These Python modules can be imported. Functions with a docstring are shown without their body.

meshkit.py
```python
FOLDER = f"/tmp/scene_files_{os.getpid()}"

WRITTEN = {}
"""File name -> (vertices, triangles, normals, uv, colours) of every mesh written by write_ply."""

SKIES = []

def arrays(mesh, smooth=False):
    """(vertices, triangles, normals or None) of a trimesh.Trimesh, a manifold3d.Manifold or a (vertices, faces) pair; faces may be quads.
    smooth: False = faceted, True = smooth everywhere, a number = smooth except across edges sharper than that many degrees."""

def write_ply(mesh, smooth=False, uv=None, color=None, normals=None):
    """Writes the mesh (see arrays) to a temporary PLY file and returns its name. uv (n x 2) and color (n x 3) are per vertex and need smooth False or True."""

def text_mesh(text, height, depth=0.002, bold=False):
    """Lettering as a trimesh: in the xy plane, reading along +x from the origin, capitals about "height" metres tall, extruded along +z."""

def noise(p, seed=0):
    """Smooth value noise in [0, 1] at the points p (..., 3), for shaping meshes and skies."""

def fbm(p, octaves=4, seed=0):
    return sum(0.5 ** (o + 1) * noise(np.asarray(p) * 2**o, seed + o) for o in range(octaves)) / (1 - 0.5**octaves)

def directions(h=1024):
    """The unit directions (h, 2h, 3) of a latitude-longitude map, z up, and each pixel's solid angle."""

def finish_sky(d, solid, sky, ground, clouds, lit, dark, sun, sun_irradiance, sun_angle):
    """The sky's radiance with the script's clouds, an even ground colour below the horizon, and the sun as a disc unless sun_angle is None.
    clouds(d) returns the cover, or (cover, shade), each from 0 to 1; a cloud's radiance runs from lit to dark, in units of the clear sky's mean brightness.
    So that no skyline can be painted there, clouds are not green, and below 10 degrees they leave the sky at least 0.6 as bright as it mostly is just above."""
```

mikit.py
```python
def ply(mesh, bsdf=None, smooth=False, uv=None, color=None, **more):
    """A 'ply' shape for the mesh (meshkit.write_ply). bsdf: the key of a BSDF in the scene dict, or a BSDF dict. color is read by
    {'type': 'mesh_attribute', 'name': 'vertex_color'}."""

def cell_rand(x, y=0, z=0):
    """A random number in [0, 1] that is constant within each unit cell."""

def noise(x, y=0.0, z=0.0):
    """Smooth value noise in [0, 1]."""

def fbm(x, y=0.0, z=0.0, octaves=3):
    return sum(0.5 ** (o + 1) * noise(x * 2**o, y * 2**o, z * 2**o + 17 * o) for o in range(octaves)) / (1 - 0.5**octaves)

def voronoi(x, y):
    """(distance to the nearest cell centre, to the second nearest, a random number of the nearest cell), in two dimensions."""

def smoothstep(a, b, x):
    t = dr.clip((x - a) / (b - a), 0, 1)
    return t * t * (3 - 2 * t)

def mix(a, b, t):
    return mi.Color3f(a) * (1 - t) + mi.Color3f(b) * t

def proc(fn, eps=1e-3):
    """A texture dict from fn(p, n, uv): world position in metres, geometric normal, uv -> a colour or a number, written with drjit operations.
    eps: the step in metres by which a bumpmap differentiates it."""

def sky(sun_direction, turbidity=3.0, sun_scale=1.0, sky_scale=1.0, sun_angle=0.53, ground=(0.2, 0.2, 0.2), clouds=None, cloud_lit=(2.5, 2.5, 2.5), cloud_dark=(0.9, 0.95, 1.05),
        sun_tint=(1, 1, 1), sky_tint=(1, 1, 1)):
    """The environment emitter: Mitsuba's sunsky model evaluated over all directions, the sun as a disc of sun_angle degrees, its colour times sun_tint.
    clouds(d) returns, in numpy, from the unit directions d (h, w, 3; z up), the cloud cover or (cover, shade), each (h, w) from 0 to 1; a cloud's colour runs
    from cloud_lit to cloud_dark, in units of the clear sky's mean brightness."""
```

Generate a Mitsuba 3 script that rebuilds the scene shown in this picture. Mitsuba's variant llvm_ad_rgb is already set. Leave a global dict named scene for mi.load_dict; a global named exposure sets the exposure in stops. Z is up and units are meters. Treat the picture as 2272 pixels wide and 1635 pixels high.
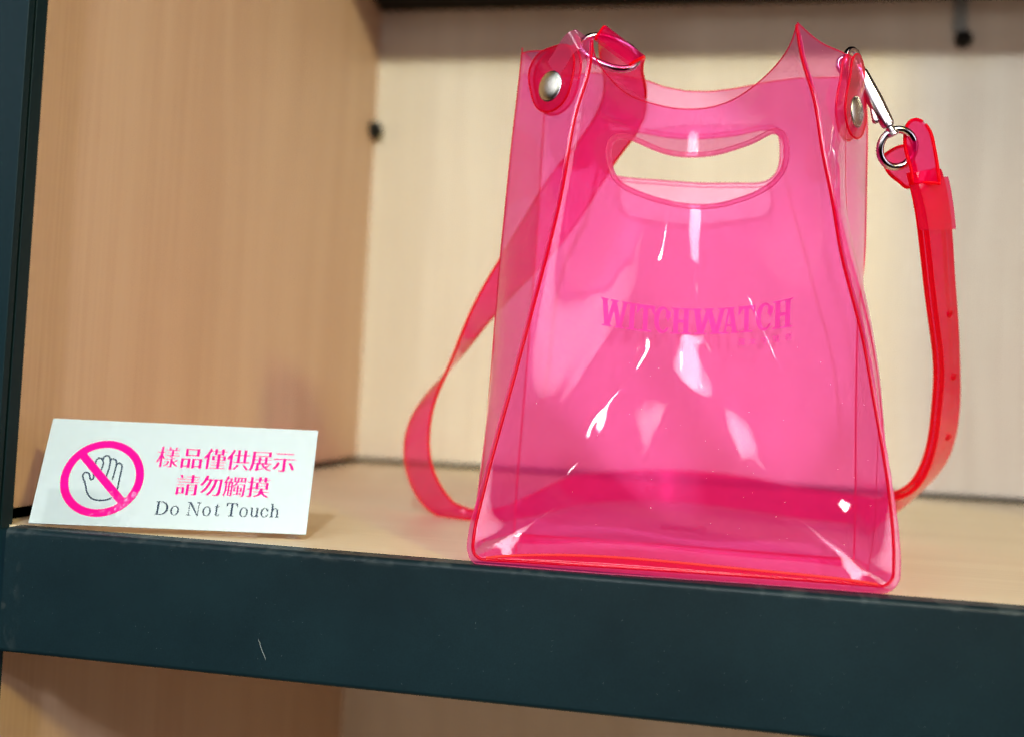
"""A translucent pink PVC shoulder bag and a small do-not-touch card on a wooden display shelf with a dark steel front rail."""
import math
import numpy as np
import trimesh
import mitsuba as mi
import mikit
from mikit import noise, fbm, cell_rand, smoothstep, mix, proc
from scipy.interpolate import CubicSpline
from scipy.spatial import Delaunay
from shapely.geometry import Polygon, LineString, Point, box
from shapely.ops import unary_union
from shapely import affinity, contains_xy

T = mi.ScalarTransform4f
scene, labels = {}, {}

# ------------------------------------------------------------------ camera
EYE = np.array([0.0, -0.44, 0.07679])
FWD = np.array([-0.170425, 0.984728, 0.035586])
scene['camera'] = {
    'type': 'thinlens', 'fov': 57.33, 'fov_axis': 'x', 'aperture_radius': 0.0042, 'focus_distance': 0.452,
    'near_clip': 0.02, 'far_clip': 60.0,
    'to_world': T().look_at(EYE.tolist(), (EYE + FWD).tolist(), [-0.043736, -0.043638, 0.99809])}

# ------------------------------------------------------------------ light: shop spots, plus added fill and glint lamps, in front of and above the shelf
exposure = 0.30

def rgb(r, g=None, b=None):
    return {'type': 'rgb', 'value': [r, r, r] if g is None else [r, g, b]}

def look(pos, at):
    return T().look_at(list(pos), list(at), [0.1, 0.2, 1.0] if abs(pos[0] - at[0]) + abs(pos[1] - at[1]) > 1e-6 else [0, 1, 0])

def spot_lamp(key, pos, at, radius, radiance, label):
    m = look(pos, at)
    scene[f'{key}__bulb'] = {'type': 'disk', 'to_world': m @ T().scale(radius), 'emitter': {'type': 'area', 'radiance': rgb(*radiance)}, 'bsdf': {'type': 'ref', 'id': 'lamp_white'}}
    can = trimesh.creation.annulus(radius * 1.02, radius * 1.15, 0.16)
    can.apply_translation([0, 0, -0.06])
    scene[f'{key}__housing'] = mikit.ply(can, 'steel_dark', smooth=40, to_world=m)
    labels[key] = {'label': label, 'category': 'lamp'}

def glow(c):
    """Radiance of an added panel: brightest in the middle, faded outwards to soften its reflections."""
    def f(p, n, uv):
        x, y = 2 * uv.x - 1, 2 * uv.y - 1
        k = (1 - x * x) * (1 - y * y)
        return mi.Color3f(*c) * (.15 + 1.85 * k * (2 - k) * .62)
    return f

def added_panel(key, pos, at, sx, sy, radiance, label):  # unseen glowing panel, added for fill and soft reflections
    m = look(pos, at)
    scene[f'{key}__diffuser'] = {'type': 'rectangle', 'to_world': m @ T().scale([sx, sy, 1]), 'emitter': {'type': 'area', 'radiance': proc(glow(radiance))}, 'bsdf': {'type': 'ref', 'id': 'lamp_white'}}
    fr = trimesh.util.concatenate([trimesh.creation.box(e, T4) for e, T4 in (
        ([2 * sx + .04, .02, .04], trimesh.transformations.translation_matrix([0, sy + .011, 0])), ([2 * sx + .04, .02, .04], trimesh.transformations.translation_matrix([0, -sy - .011, 0])),
        ([.02, 2 * sy, .04], trimesh.transformations.translation_matrix([sx + .011, 0, 0])), ([.02, 2 * sy, .04], trimesh.transformations.translation_matrix([-sx - .011, 0, 0])))])
    scene[f'{key}__frame'] = mikit.ply(fr, 'steel_dark', to_world=m)
    labels[key] = {'label': label, 'category': 'lamp'}

scene['lamp_white'] = {'type': 'diffuse', 'reflectance': rgb(.8)}
KEY_DIR = np.array([0.139, -0.849, 0.509])
spot_lamp('spot_lamp', np.array([-.1, .05, .05]) + KEY_DIR * 2.6, [-.1, .05, .05], 0.060, (790, 875, 905), 'round track spot lamp shining onto the shelf from the front')
for k_, (pos_, r_, c_) in enumerate((((-1.80, -2.75, .80), .062, (200, 195, 190)), ((-.55, -2.6, 1.75), .028, (950, 1000, 1080)), ((1.55, -2.2, 1.30), .030, (1000, 980, 980)))):  # the last two are added only for more glints in the bag
    spot_lamp(f'spot_lamp_{k_ + 1:03d}', np.array(pos_), [0, .05, .1], r_, c_, ('low spot lamp shining in from the left', 'added small glint lamp left of the bright one', 'added small glint lamp at the right')[k_])
SIDE_DIR = np.array([.60, -.72, .35])
spot_lamp('spot_lamp_004', np.array([-.25, .4, .2]) + SIDE_DIR / np.linalg.norm(SIDE_DIR) * 2.7, [-.25, .4, .2], .085, (330, 283, 92), 'warm spot lamp shining in from the right')
added_panel('ceiling_fill', [-1.1, -1.5, 2.0], [-0.9, -1.1, 0.0], 0.3, 0.6, (3.6, 3.9, 4.0), 'added overhead fill panel on the left in front of the shelf')  # this and the next two: overhead panels added for soft fill and glints
added_panel('ceiling_fill_001', [1.0, -1.3, 2.0], [0.8, -1.0, 0.0], 0.3, 0.6, (3.6, 3.4, 3.1), 'added overhead fill panel on the right in front of the shelf')
added_panel('ceiling_fill_002', [0.0, -3.4, 2.1], [0.0, -2.6, 0.0], 0.9, 0.3, (6, 6.3, 6.4), 'added wide overhead fill panel far in front of the shelf')

for k_, (pos_, r_, c_, l_) in enumerate((((2.9, -1.15, 1.05), .034, (800, 760, 860), 'added small glint lamp far out on the right'), ((-2.4, -1.5, 1.15), .032, (800, 780, 860), 'added small glint lamp far out on the left'))):  # both added to put glints on the sides of the bag
    spot_lamp(f'spot_lamp_{k_ + 5:03d}', np.array(pos_), [0, .05, .12], r_, c_, l_)
added_panel('fill_panel_001', [2.4, -.80, .45], [0, .05, .12], .45, .7, (1.5, 1.35, 1.6), 'added glowing panel off to the right for sheen')  # unseen panel added for a pale sheen along the bag front
added_panel('fill_panel', [.3, -5.0, .75], [.2, 0, .3], 1.3, .75, (2.9, 2.75, 2.9), 'added large glowing fill panel far in front of the shelf')  # unseen panel added as low frontal fill for the upper back wall

# ------------------------------------------------------------------ materials
def wood(base, dark, axis, seed):
    """Pale laminate with fine straight grain along one axis: 'z' upright boards, 'x' the shelf."""
    def f(p, n, uv):
        a, c = (p.x + p.y, p.z) if axis == 'z' else (p.y, p.x)
        g = fbm(a * 700 + seed, c * 5, seed, 3)
        w = noise(a * 60 + 2 * noise(c * 5 + seed, a * 9), c * 2.2, seed + 3)
        b = noise(a * 16, c * 1.2, seed + 7)
        pore = smoothstep(.66, .9, noise(a * 1500, c * 26, seed + 9))
        t = .42 * g + .33 * w + .25 * b
        return mix(mi.Color3f(*base), mi.Color3f(*dark), smoothstep(.25, .8, t) * .75 + pore * .2)
    return {'type': 'roughplastic', 'diffuse_reflectance': proc(f), 'alpha': .28, 'int_ior': 1.42, 'nonlinear': False}

scene['wood_back'] = wood((.65, .575, .455), (.57, .485, .375), 'z', 3)
scene['wood_side'] = wood((.68, .475, .345), (.59, .375, .26), 'z', 41)
scene['wood_floor'] = wood((.79, .655, .45), (.71, .565, .37), 'x', 77)
scene['wood_low'] = wood((.66, .52, .36), (.57, .43, .29), 'z', 15)

def rail_fn(p, n, uv):
    v = fbm(p.x * 45, p.z * 45, p.y * 45, 3)
    c = mix(mi.Color3f(.0026, .0108, .0155), mi.Color3f(.0050, .0178, .0235), v)
    cx, cz = p.x * 420, p.z * 420
    r = cell_rand(dr_floor(cx), dr_floor(cz), 5)
    fx, fz = cx - dr_floor(cx) - .5, cz - dr_floor(cz) - .5
    rot = cell_rand(dr_floor(cx), dr_floor(cz), 9) * 3.1
    d = dr.abs(fx * dr.cos(rot) + fz * dr.sin(rot)) * 3.0 + dr.abs(fz * dr.cos(rot) - fx * dr.sin(rot)) * 1.0
    fleck = dr.select(r > .962, 1 - smoothstep(.08, .26, d), 0.) * cell_rand(dr_floor(cx), dr_floor(cz), 11)
    c = c * (.82 + .36 * noise(p.x * 2600, p.z * 2600, p.y * 2600)) * (.9 + .25 * noise(p.x * 14, p.z * 22, 3.))
    # a scratch and a rubbed left end
    sx, sz = p.x + .1872, p.z + .0466
    al, ac = sx * .425 - sz * .905, sx * .905 + sz * .425
    scr = (1 - smoothstep(.0042, .0056, dr.abs(al))) * (1 - smoothstep(.00008, .00028, dr.abs(ac + .0004 * noise(al * 900, 2)))) * .55
    rub = (1 - smoothstep(.002, .012, p.x + .3275)) * smoothstep(.45, .7, fbm(p.x * 260, p.z * 160, 7, 3)) * .05
    rub += smoothstep(-.0035, -.0008, p.z) * smoothstep(.55, .8, fbm(p.x * 190, p.z * 300, 4, 3)) * .05
    return mix(c, mi.Color3f(.34, .38, .37), dr.minimum(fleck * .3 + scr + rub, 1.0))

import drjit as dr
dr_floor = dr.floor
scene['rail_paint'] = {'type': 'principled', 'base_color': proc(rail_fn), 'roughness': .46, 'specular': .2}
scene['steel_dark'] = {'type': 'principled', 'base_color': rgb(.003, .015, .021), 'roughness': .5, 'specular': .12}
scene['black_matt'] = {'type': 'principled', 'base_color': rgb(.006, .006, .005), 'roughness': .7, 'specular': .2}
scene['trim_dark'] = {'type': 'principled', 'base_color': rgb(.03, .023, .012), 'roughness': .6, 'specular': .3}
scene['bracket_grey'] = {'type': 'principled', 'base_color': rgb(.26, .27, .24), 'roughness': .4, 'metallic': .5}
scene['chrome'] = {'type': 'roughconductor', 'material': 'Cr', 'alpha': .09, 'specular_reflectance': rgb(1.0)}
scene['nickel'] = {'type': 'roughconductor', 'material': 'Ag', 'alpha': .16, 'specular_reflectance': rgb(.78, .80, .72)}

def pvc(tint, glow, weight, ior=1.53):
    """Clear dyed PVC sheet: mirror-smooth faces, tinted see-through, with a little diffuse glow of the dye."""
    return {'type': 'blendbsdf', 'weight': weight,
            'clear': {'type': 'thindielectric', 'int_ior': ior, 'specular_transmittance': rgb(*tint)},
            'dye': {'type': 'principledthin', 'base_color': rgb(*glow), 'roughness': .8, 'diff_trans': 1.0, 'spec_trans': 0.0, 'eta': 1.05}}

scene['pvc'] = pvc((1.0, .49, .83), (1.0, .055, .42), .15)
scene['pvc_rim'] = pvc((1.0, .66, .85), (1.0, .2, .46), .22)
scene['pvc_edge'] = pvc((1.0, .24, .42), (.95, .03, .17), .36)
scene['pvc_seam'] = pvc((.95, .14, .26), (.86, .008, .06), .50)
scene['pvc_tab'] = pvc((1.0, .60, .76), (1.0, .03, .2), .09)
scene['weld_band'] = pvc((1.0, .30, .48), (1.0, .02, .10), .22)
scene['weld_line'] = pvc((1.0, .5, .5), (1.0, .13, .10), .55)
scene['pvc_fold'] = pvc((.9, .35, .45), (.8, .03, .1), .40)
scene['pvc_thick'] = pvc((1.0, .44, .66), (1.0, .030, .18), .22)
scene['strap_face'] = pvc((1.0, .37, .66), (1.0, .003, .17), .18)
scene['strap_edge'] = pvc((1.0, .10, .18), (.92, .004, .022), .62)
scene['hole_red'] = pvc((.9, .12, .2), (.75, .005, .03), .6)
scene['ink_pink'] = {'type': 'blendbsdf', 'weight': .52, 'clear': {'type': 'thindielectric', 'int_ior': 1.2, 'specular_transmittance': rgb(1, .4, .9)},
                     'ink': {'type': 'principledthin', 'base_color': rgb(1.0, .09, .56), 'roughness': .5, 'diff_trans': .7, 'spec_trans': 0.0, 'eta': 1.3}}
scene['ink_faint'] = {'type': 'blendbsdf', 'weight': .8, 'clear': {'type': 'thindielectric', 'int_ior': 1.1, 'specular_transmittance': rgb(.8, .2, .3)},
                      'ink': {'type': 'principledthin', 'base_color': rgb(.42, .004, .05), 'roughness': .6, 'diff_trans': .8, 'spec_trans': 0.0, 'eta': 1.1}}
scene['card_white'] = {'type': 'roughplastic', 'diffuse_reflectance': rgb(.40, .478, .50), 'alpha': .15, 'nonlinear': False}
scene['card_edge'] = {'type': 'diffuse', 'reflectance': rgb(.62, .66, .62)}
scene['card_pink'] = {'type': 'diffuse', 'reflectance': rgb(.82, .006, .25)}
scene['card_ink'] = {'type': 'diffuse', 'reflectance': rgb(.03, .05, .085)}
scene['acrylic'] = {'type': 'thindielectric', 'int_ior': 1.49, 'specular_transmittance': rgb(.95, .93, .88)}
scene['tape'] = {'type': 'thindielectric', 'int_ior': 1.45, 'specular_transmittance': rgb(.98)}

# ------------------------------------------------------------------ mesh helpers
def resample(pts, n, closed=False):
    p = np.asarray(pts, float)
    if closed:
        p = np.vstack([p, p[:1]])
    t = np.concatenate([[0], np.cumsum(np.maximum(np.linalg.norm(np.diff(p, axis=0), axis=1), 1e-9))])
    s = CubicSpline(t, p, bc_type='periodic' if closed else 'natural')
    return s(np.linspace(0, t[-1], n + 1)[:-1] if closed else np.linspace(0, t[-1], n))

def polyline(pts, step, closed=False):
    p = np.asarray(pts, float)
    if closed:
        p = np.vstack([p, p[:1]])
    t = np.concatenate([[0], np.cumsum(np.linalg.norm(np.diff(p, axis=0), axis=1))])
    n = max(int(t[-1] / step), 2)
    q = np.stack([np.interp(np.linspace(0, t[-1], n + 1), t, p[:, k]) for k in range(p.shape[1])], 1)
    return q[:-1] if closed else q

def tube(pts, r, sides=8, closed=False, squash=(1, 1)):
    p = np.asarray(pts, float)
    n = len(p)
    tan = (np.roll(p, -1, 0) - np.roll(p, 1, 0)) if closed else np.gradient(p, axis=0)
    tan /= np.linalg.norm(tan, axis=1, keepdims=True) + 1e-12
    a = np.cross(tan[0], [0, 1, 0] if abs(tan[0][1]) < .9 else [1, 0, 0])
    fr = []
    for k in range(n):
        a = a - tan[k] * (a @ tan[k]); a /= np.linalg.norm(a)
        fr.append(a)
    a = np.array(fr); b = np.cross(tan, a)
    ang = np.arange(sides) * 2 * np.pi / sides
    rr = np.broadcast_to(r, (n,))[:, None, None]
    v = (p[:, None] + rr * (squash[0] * np.cos(ang)[None, :, None] * a[:, None] + squash[1] * np.sin(ang)[None, :, None] * b[:, None])).reshape(-1, 3)
    m = n if closed else n - 1
    i, j = np.meshgrid(np.arange(m), np.arange(sides), indexing='ij')
    i2, j2 = (i + 1) % n, (j + 1) % sides
    f = np.stack([i * sides + j, i * sides + j2, i2 * sides + j2, i2 * sides + j], -1).reshape(-1, 4)
    f = np.vstack([f[:, [0, 1, 2]], f[:, [0, 2, 3]]])
    if not closed:
        v = np.vstack([v, p[:1], p[-1:]])
        k = np.arange(sides)
        f = np.vstack([f, np.stack([k * 0 + n * sides, (k + 1) % sides, k], 1), np.stack([k * 0 + n * sides + 1, (n - 1) * sides + k, (n - 1) * sides + (k + 1) % sides], 1)])
    return trimesh.Trimesh(v, f, process=False)

def grid(P):
    """A sheet from a (rows, columns, 3) array."""
    n, m = P.shape[:2]
    i, j = np.meshgrid(np.arange(n - 1), np.arange(m - 1), indexing='ij')
    f = np.stack([i * m + j, i * m + j + 1, (i + 1) * m + j + 1, (i + 1) * m + j], -1).reshape(-1, 4)
    return trimesh.Trimesh(P.reshape(-1, 3), np.vstack([f[:, [0, 1, 2]], f[:, [0, 2, 3]]]), process=False)

def sheet2d(poly, step):
    """Evenly triangulated flat region (2D vertices, faces)."""
    rings = [polyline(np.array(r.coords)[:-1], step * .75, True) for r in [poly.exterior, *poly.interiors]]
    x0, y0, x1, y1 = poly.bounds
    gx, gy = np.meshgrid(np.arange(x0, x1, step), np.arange(y0, y1, step * .866))
    gx = gx + (np.arange(gx.shape[0]) % 2)[:, None] * step / 2
    inner = poly.buffer(-step * .55)
    ok = contains_xy(inner, gx.ravel(), gy.ravel())
    v = np.vstack([*rings, np.stack([gx.ravel()[ok], gy.ravel()[ok]], 1)])
    f = Delaunay(v).simplices
    c = v[f].mean(1)
    f = f[contains_xy(poly.buffer(1e-7), c[:, 0], c[:, 1])]
    a = v[f]
    area = (a[:, 1, 0] - a[:, 0, 0]) * (a[:, 2, 1] - a[:, 0, 1]) - (a[:, 1, 1] - a[:, 0, 1]) * (a[:, 2, 0] - a[:, 0, 0])
    f = np.where(area[:, None] < 0, f[:, ::-1], f)
    return v, f[np.abs(area) > 1e-12]

def earcut(shape, size=None):
    """Flat polygons as (2D vertices, faces), long triangles cut to SIZE."""
    vs, fs, at = [], [], 0
    for g in getattr(shape, 'geoms', [shape]):
        if g.is_empty or g.area < 1e-12:
            continue
        v, f = trimesh.creation.triangulate_polygon(g, engine='earcut')
        if size:
            v3, f = trimesh.remesh.subdivide_to_size(np.column_stack([v, np.zeros(len(v))]), f, size, max_iter=12)
            v = v3[:, :2]
        vs.append(v); fs.append(f + at); at += len(v)
    return np.vstack(vs), np.vstack(fs)

def rbox(x0, x1, y0, y1, z0, z1, r, seg=5):
    """A bar along x with rounded long edges."""
    b = box(y0 + r, z0 + r, y1 - r, z1 - r).buffer(r, quad_segs=seg)
    m = trimesh.creation.extrude_polygon(b, x1 - x0, engine='earcut')
    v = np.array(m.vertices)
    return trimesh.Trimesh(np.stack([v[:, 2] + x0, v[:, 0], v[:, 1]], 1), m.faces, process=False)

def cbox(x0, x1, y0, y1, z0, z1):
    m = trimesh.creation.box([x1 - x0, y1 - y0, z1 - z0])
    m.apply_translation([(x0 + x1) / 2, (y0 + y1) / 2, (z0 + z1) / 2])
    return m

def put(key, mesh, mat, smooth=False):
    if key in scene:
        k = 1
        while f'{key}_{k:03d}' in scene:
            k += 1
        key = f'{key}_{k:03d}'
    scene[key] = mikit.ply(mesh, mat, smooth=smooth)
    return key

# ------------------------------------------------------------------ the display cabinet
XL, XR, YB, ZT, ZLOW = -0.3529, 0.545, 0.5885, 0.5205, -0.42
cab = 'display_cabinet'
labels[cab] = {'label': 'wooden display cabinet with dark steel frame holding the bag and the card', 'category': 'cabinet'}
put(f'{cab}__shelf_board', cbox(XL, XR, 0.0, YB, -.018, 0.0), 'wood_floor')
put(f'{cab}__front_rail', rbox(-.3275, XR + .02, -.0150, -.0006, -.0612, 0.0010, .0028), 'rail_paint', smooth=35)
put(f'{cab}__back_panel', cbox(XL - .02, XR + .02, YB, YB + .016, -.018, ZT + .1), 'wood_back')
put(f'{cab}__side_panel', cbox(XL - .018, XL, .004, YB, -.018, ZT + .1), 'wood_side')
put(f'{cab}__side_panel', cbox(XR, XR + .018, .004, YB, -.018, ZT + .1), 'wood_side')
put(f'{cab}__lower_back_panel', cbox(XL - .02, XR + .02, YB, YB + .016, -.8, -.0205), 'wood_low')
put(f'{cab}__lower_side_panel', cbox(XL - .018, XL, .004, YB, -.8, -.0205), 'wood_side')
put(f'{cab}__lower_side_panel', cbox(XR, XR + .018, .004, YB, -.8, -.0205), 'wood_side')
put(f'{cab}__bottom_board', cbox(XL - .018, XR + .018, .0, YB, -.83, -.802), 'wood_floor')
put(f'{cab}__upper_shelf', rbox(XL + .001, XR - .001, .405, YB - .001, ZT, ZT + .03, .002), 'black_matt', smooth=35)
put(f'{cab}__gap_trim', rbox(XL + .004, XR - .004, YB - .0045, YB - .0005, .0003, .0056, .001, 2), 'trim_dark', smooth=35)
g = rbox(.004, YB - .006, -.0045, -.0005, .0003, .0056, .001, 2)
v = np.array(g.vertices); g.vertices = np.stack([XL - v[:, 1], v[:, 0], v[:, 2]], 1); g.invert()
put(f'{cab}__gap_trim', g, 'trim_dark', smooth=35)

def post(x1, side):
    b = unary_union([box(-.034, -.0130, 0, -.0085), box(-.034, -.0090, -.0022, -.0060), box(-.034, -.0065, -.0004, .0022)]).buffer(-.0006).buffer(.0006)
    m = trimesh.creation.extrude_polygon(b, 1.6, engine='earcut')
    m.vertices[:, 0] *= side
    if side < 0:
        m.invert()
    m.apply_translation([x1, 0, -.82])
    return m
put(f'{cab}__upright_post', post(-.3369, 1), 'steel_dark', smooth=30)
put(f'{cab}__upright_post', post(XR + .002, -1), 'steel_dark', smooth=30)
put(f'{cab}__rail_bracket', cbox(-.3366, -.3282, -.0085, -.0015, -.058, -.0012), 'steel_dark')

def knob(c, r, axis):
    prof = [(0, -.001), (r, -.001), (r, r * .5), (r * .8, r * .95), (r * .45, r * 1.2), (0, r * 1.25)]
    m = trimesh.creation.revolve(np.array(prof), sections=20)
    m.apply_transform(trimesh.geometry.align_vectors([0, 0, 1], axis))
    m.apply_translation(c)
    return m
put(f'{cab}__shelf_pin', knob([XL + .0005, YB - .012, .3785], .0095, [1, 0, 0]), 'black_matt', smooth=40)
put(f'{cab}__shelf_pin', knob([.282, YB - .0005, .4775], .0088, [0, -1, 0]), 'black_matt', smooth=40)
put(f'{cab}__slot_strip', cbox(.2715, .2845, YB - .004, YB - .0005, .485, ZT + .02), 'bracket_grey')
labels[f'{cab}__slot_strip'] = {'label': 'grey slotted strip above the black pin'}

# ------------------------------------------------------------------ the card
CO, CU, CV = (np.array(q) for q in ([-.3205, -.0082, .0030], [.1371, .0301, .0003], [-.0045, .0203, .0528]))
CW, CH = np.linalg.norm(CU), np.linalg.norm(CV)
CU, CV = CU / CW, CV / CH
CN = np.cross(CU, CV); CN /= np.linalg.norm(CN)          # towards the viewer
sign = 'warning_card'
labels[sign] = {'label': 'white card with pink crossed-out hand and the words Do Not Touch', 'category': 'sign'}

def on_card(v2, lift):
    """(x, y) in millimetres on the card, a height above its face in metres."""
    return CO + v2[:, :1] * .001 * CU + v2[:, 1:2] * .001 * CV + lift * CN

WMM, HMM = CW * 1000, CH * 1000
slab = trimesh.creation.extrude_polygon(box(0.0, 0.0, WMM, HMM).buffer(-.4).buffer(.4), 1.1, engine='earcut')
sv = np.array(slab.vertices)
bowed = lambda v: .00035 * np.sin(np.pi * v[:, 0] / WMM)[:, None] * CN
put(f'{sign}__board', trimesh.Trimesh(on_card(sv[:, :2], 0) + (sv[:, 2:3] - 1.1) * .001 * CN, slab.faces, process=False), 'card_white')

def print_on_card(name, shape, mat, lift=.00012):
    v, f = earcut(shape)
    put(f'{sign}__{name}', trimesh.Trimesh(on_card(v, lift), f, process=False), mat)

RC = Point(32.05, 25.1)
ring = affinity.scale(RC.buffer(1, quad_segs=32), 21.15, 20.6).difference(affinity.scale(RC.buffer(1, quad_segs=32), 17.0, 16.6))
bar = LineString([(16.5, 40.2), (47.2, 10.4)]).buffer(2.05, cap_style='flat').intersection(affinity.scale(RC.buffer(1, quad_segs=32), 20.8, 20.2))
print_on_card('prohibition_ring', ring.union(bar), 'card_pink', .00018)
HAND = [[(27.02, 32.96), (27.0, 34.4), (28.06, 35.9), (29.46, 35.68), (30.38, 34.85), (30.6, 29.69)], [(30.38, 34.85), (30.84, 36.9), (32.1, 37.4), (33.65, 36.46), (34.2, 35.04), (33.87, 26.42)],
        [(34.2, 35.04), (35.67, 35.84), (37.4, 34.63), (37.79, 32.63), (37.27, 24.87)], [(37.79, 32.63), (39.1, 33.55), (40.85, 32.2), (40.99, 30.77), (40.86, 20.23)],
        [(26.9, 29.2), (27.1, 27.23), (27.28, 24.39), (26.4, 24.06), (25.41, 26.29), (24.02, 27.79), (22.42, 27.71), (21.81, 26.12), (23.0, 23.62), (24.99, 19.19), (26.36, 16.45), (28.98, 14.05), (32.61, 13.25), (36.01, 13.55), (39.02, 15.22), (40.86, 20.23)]]
hand = unary_union([LineString(resample(h, 40)).buffer(.40) for h in HAND])
print_on_card('hand_outline', hand.difference(bar.union(ring)), 'card_ink')

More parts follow.
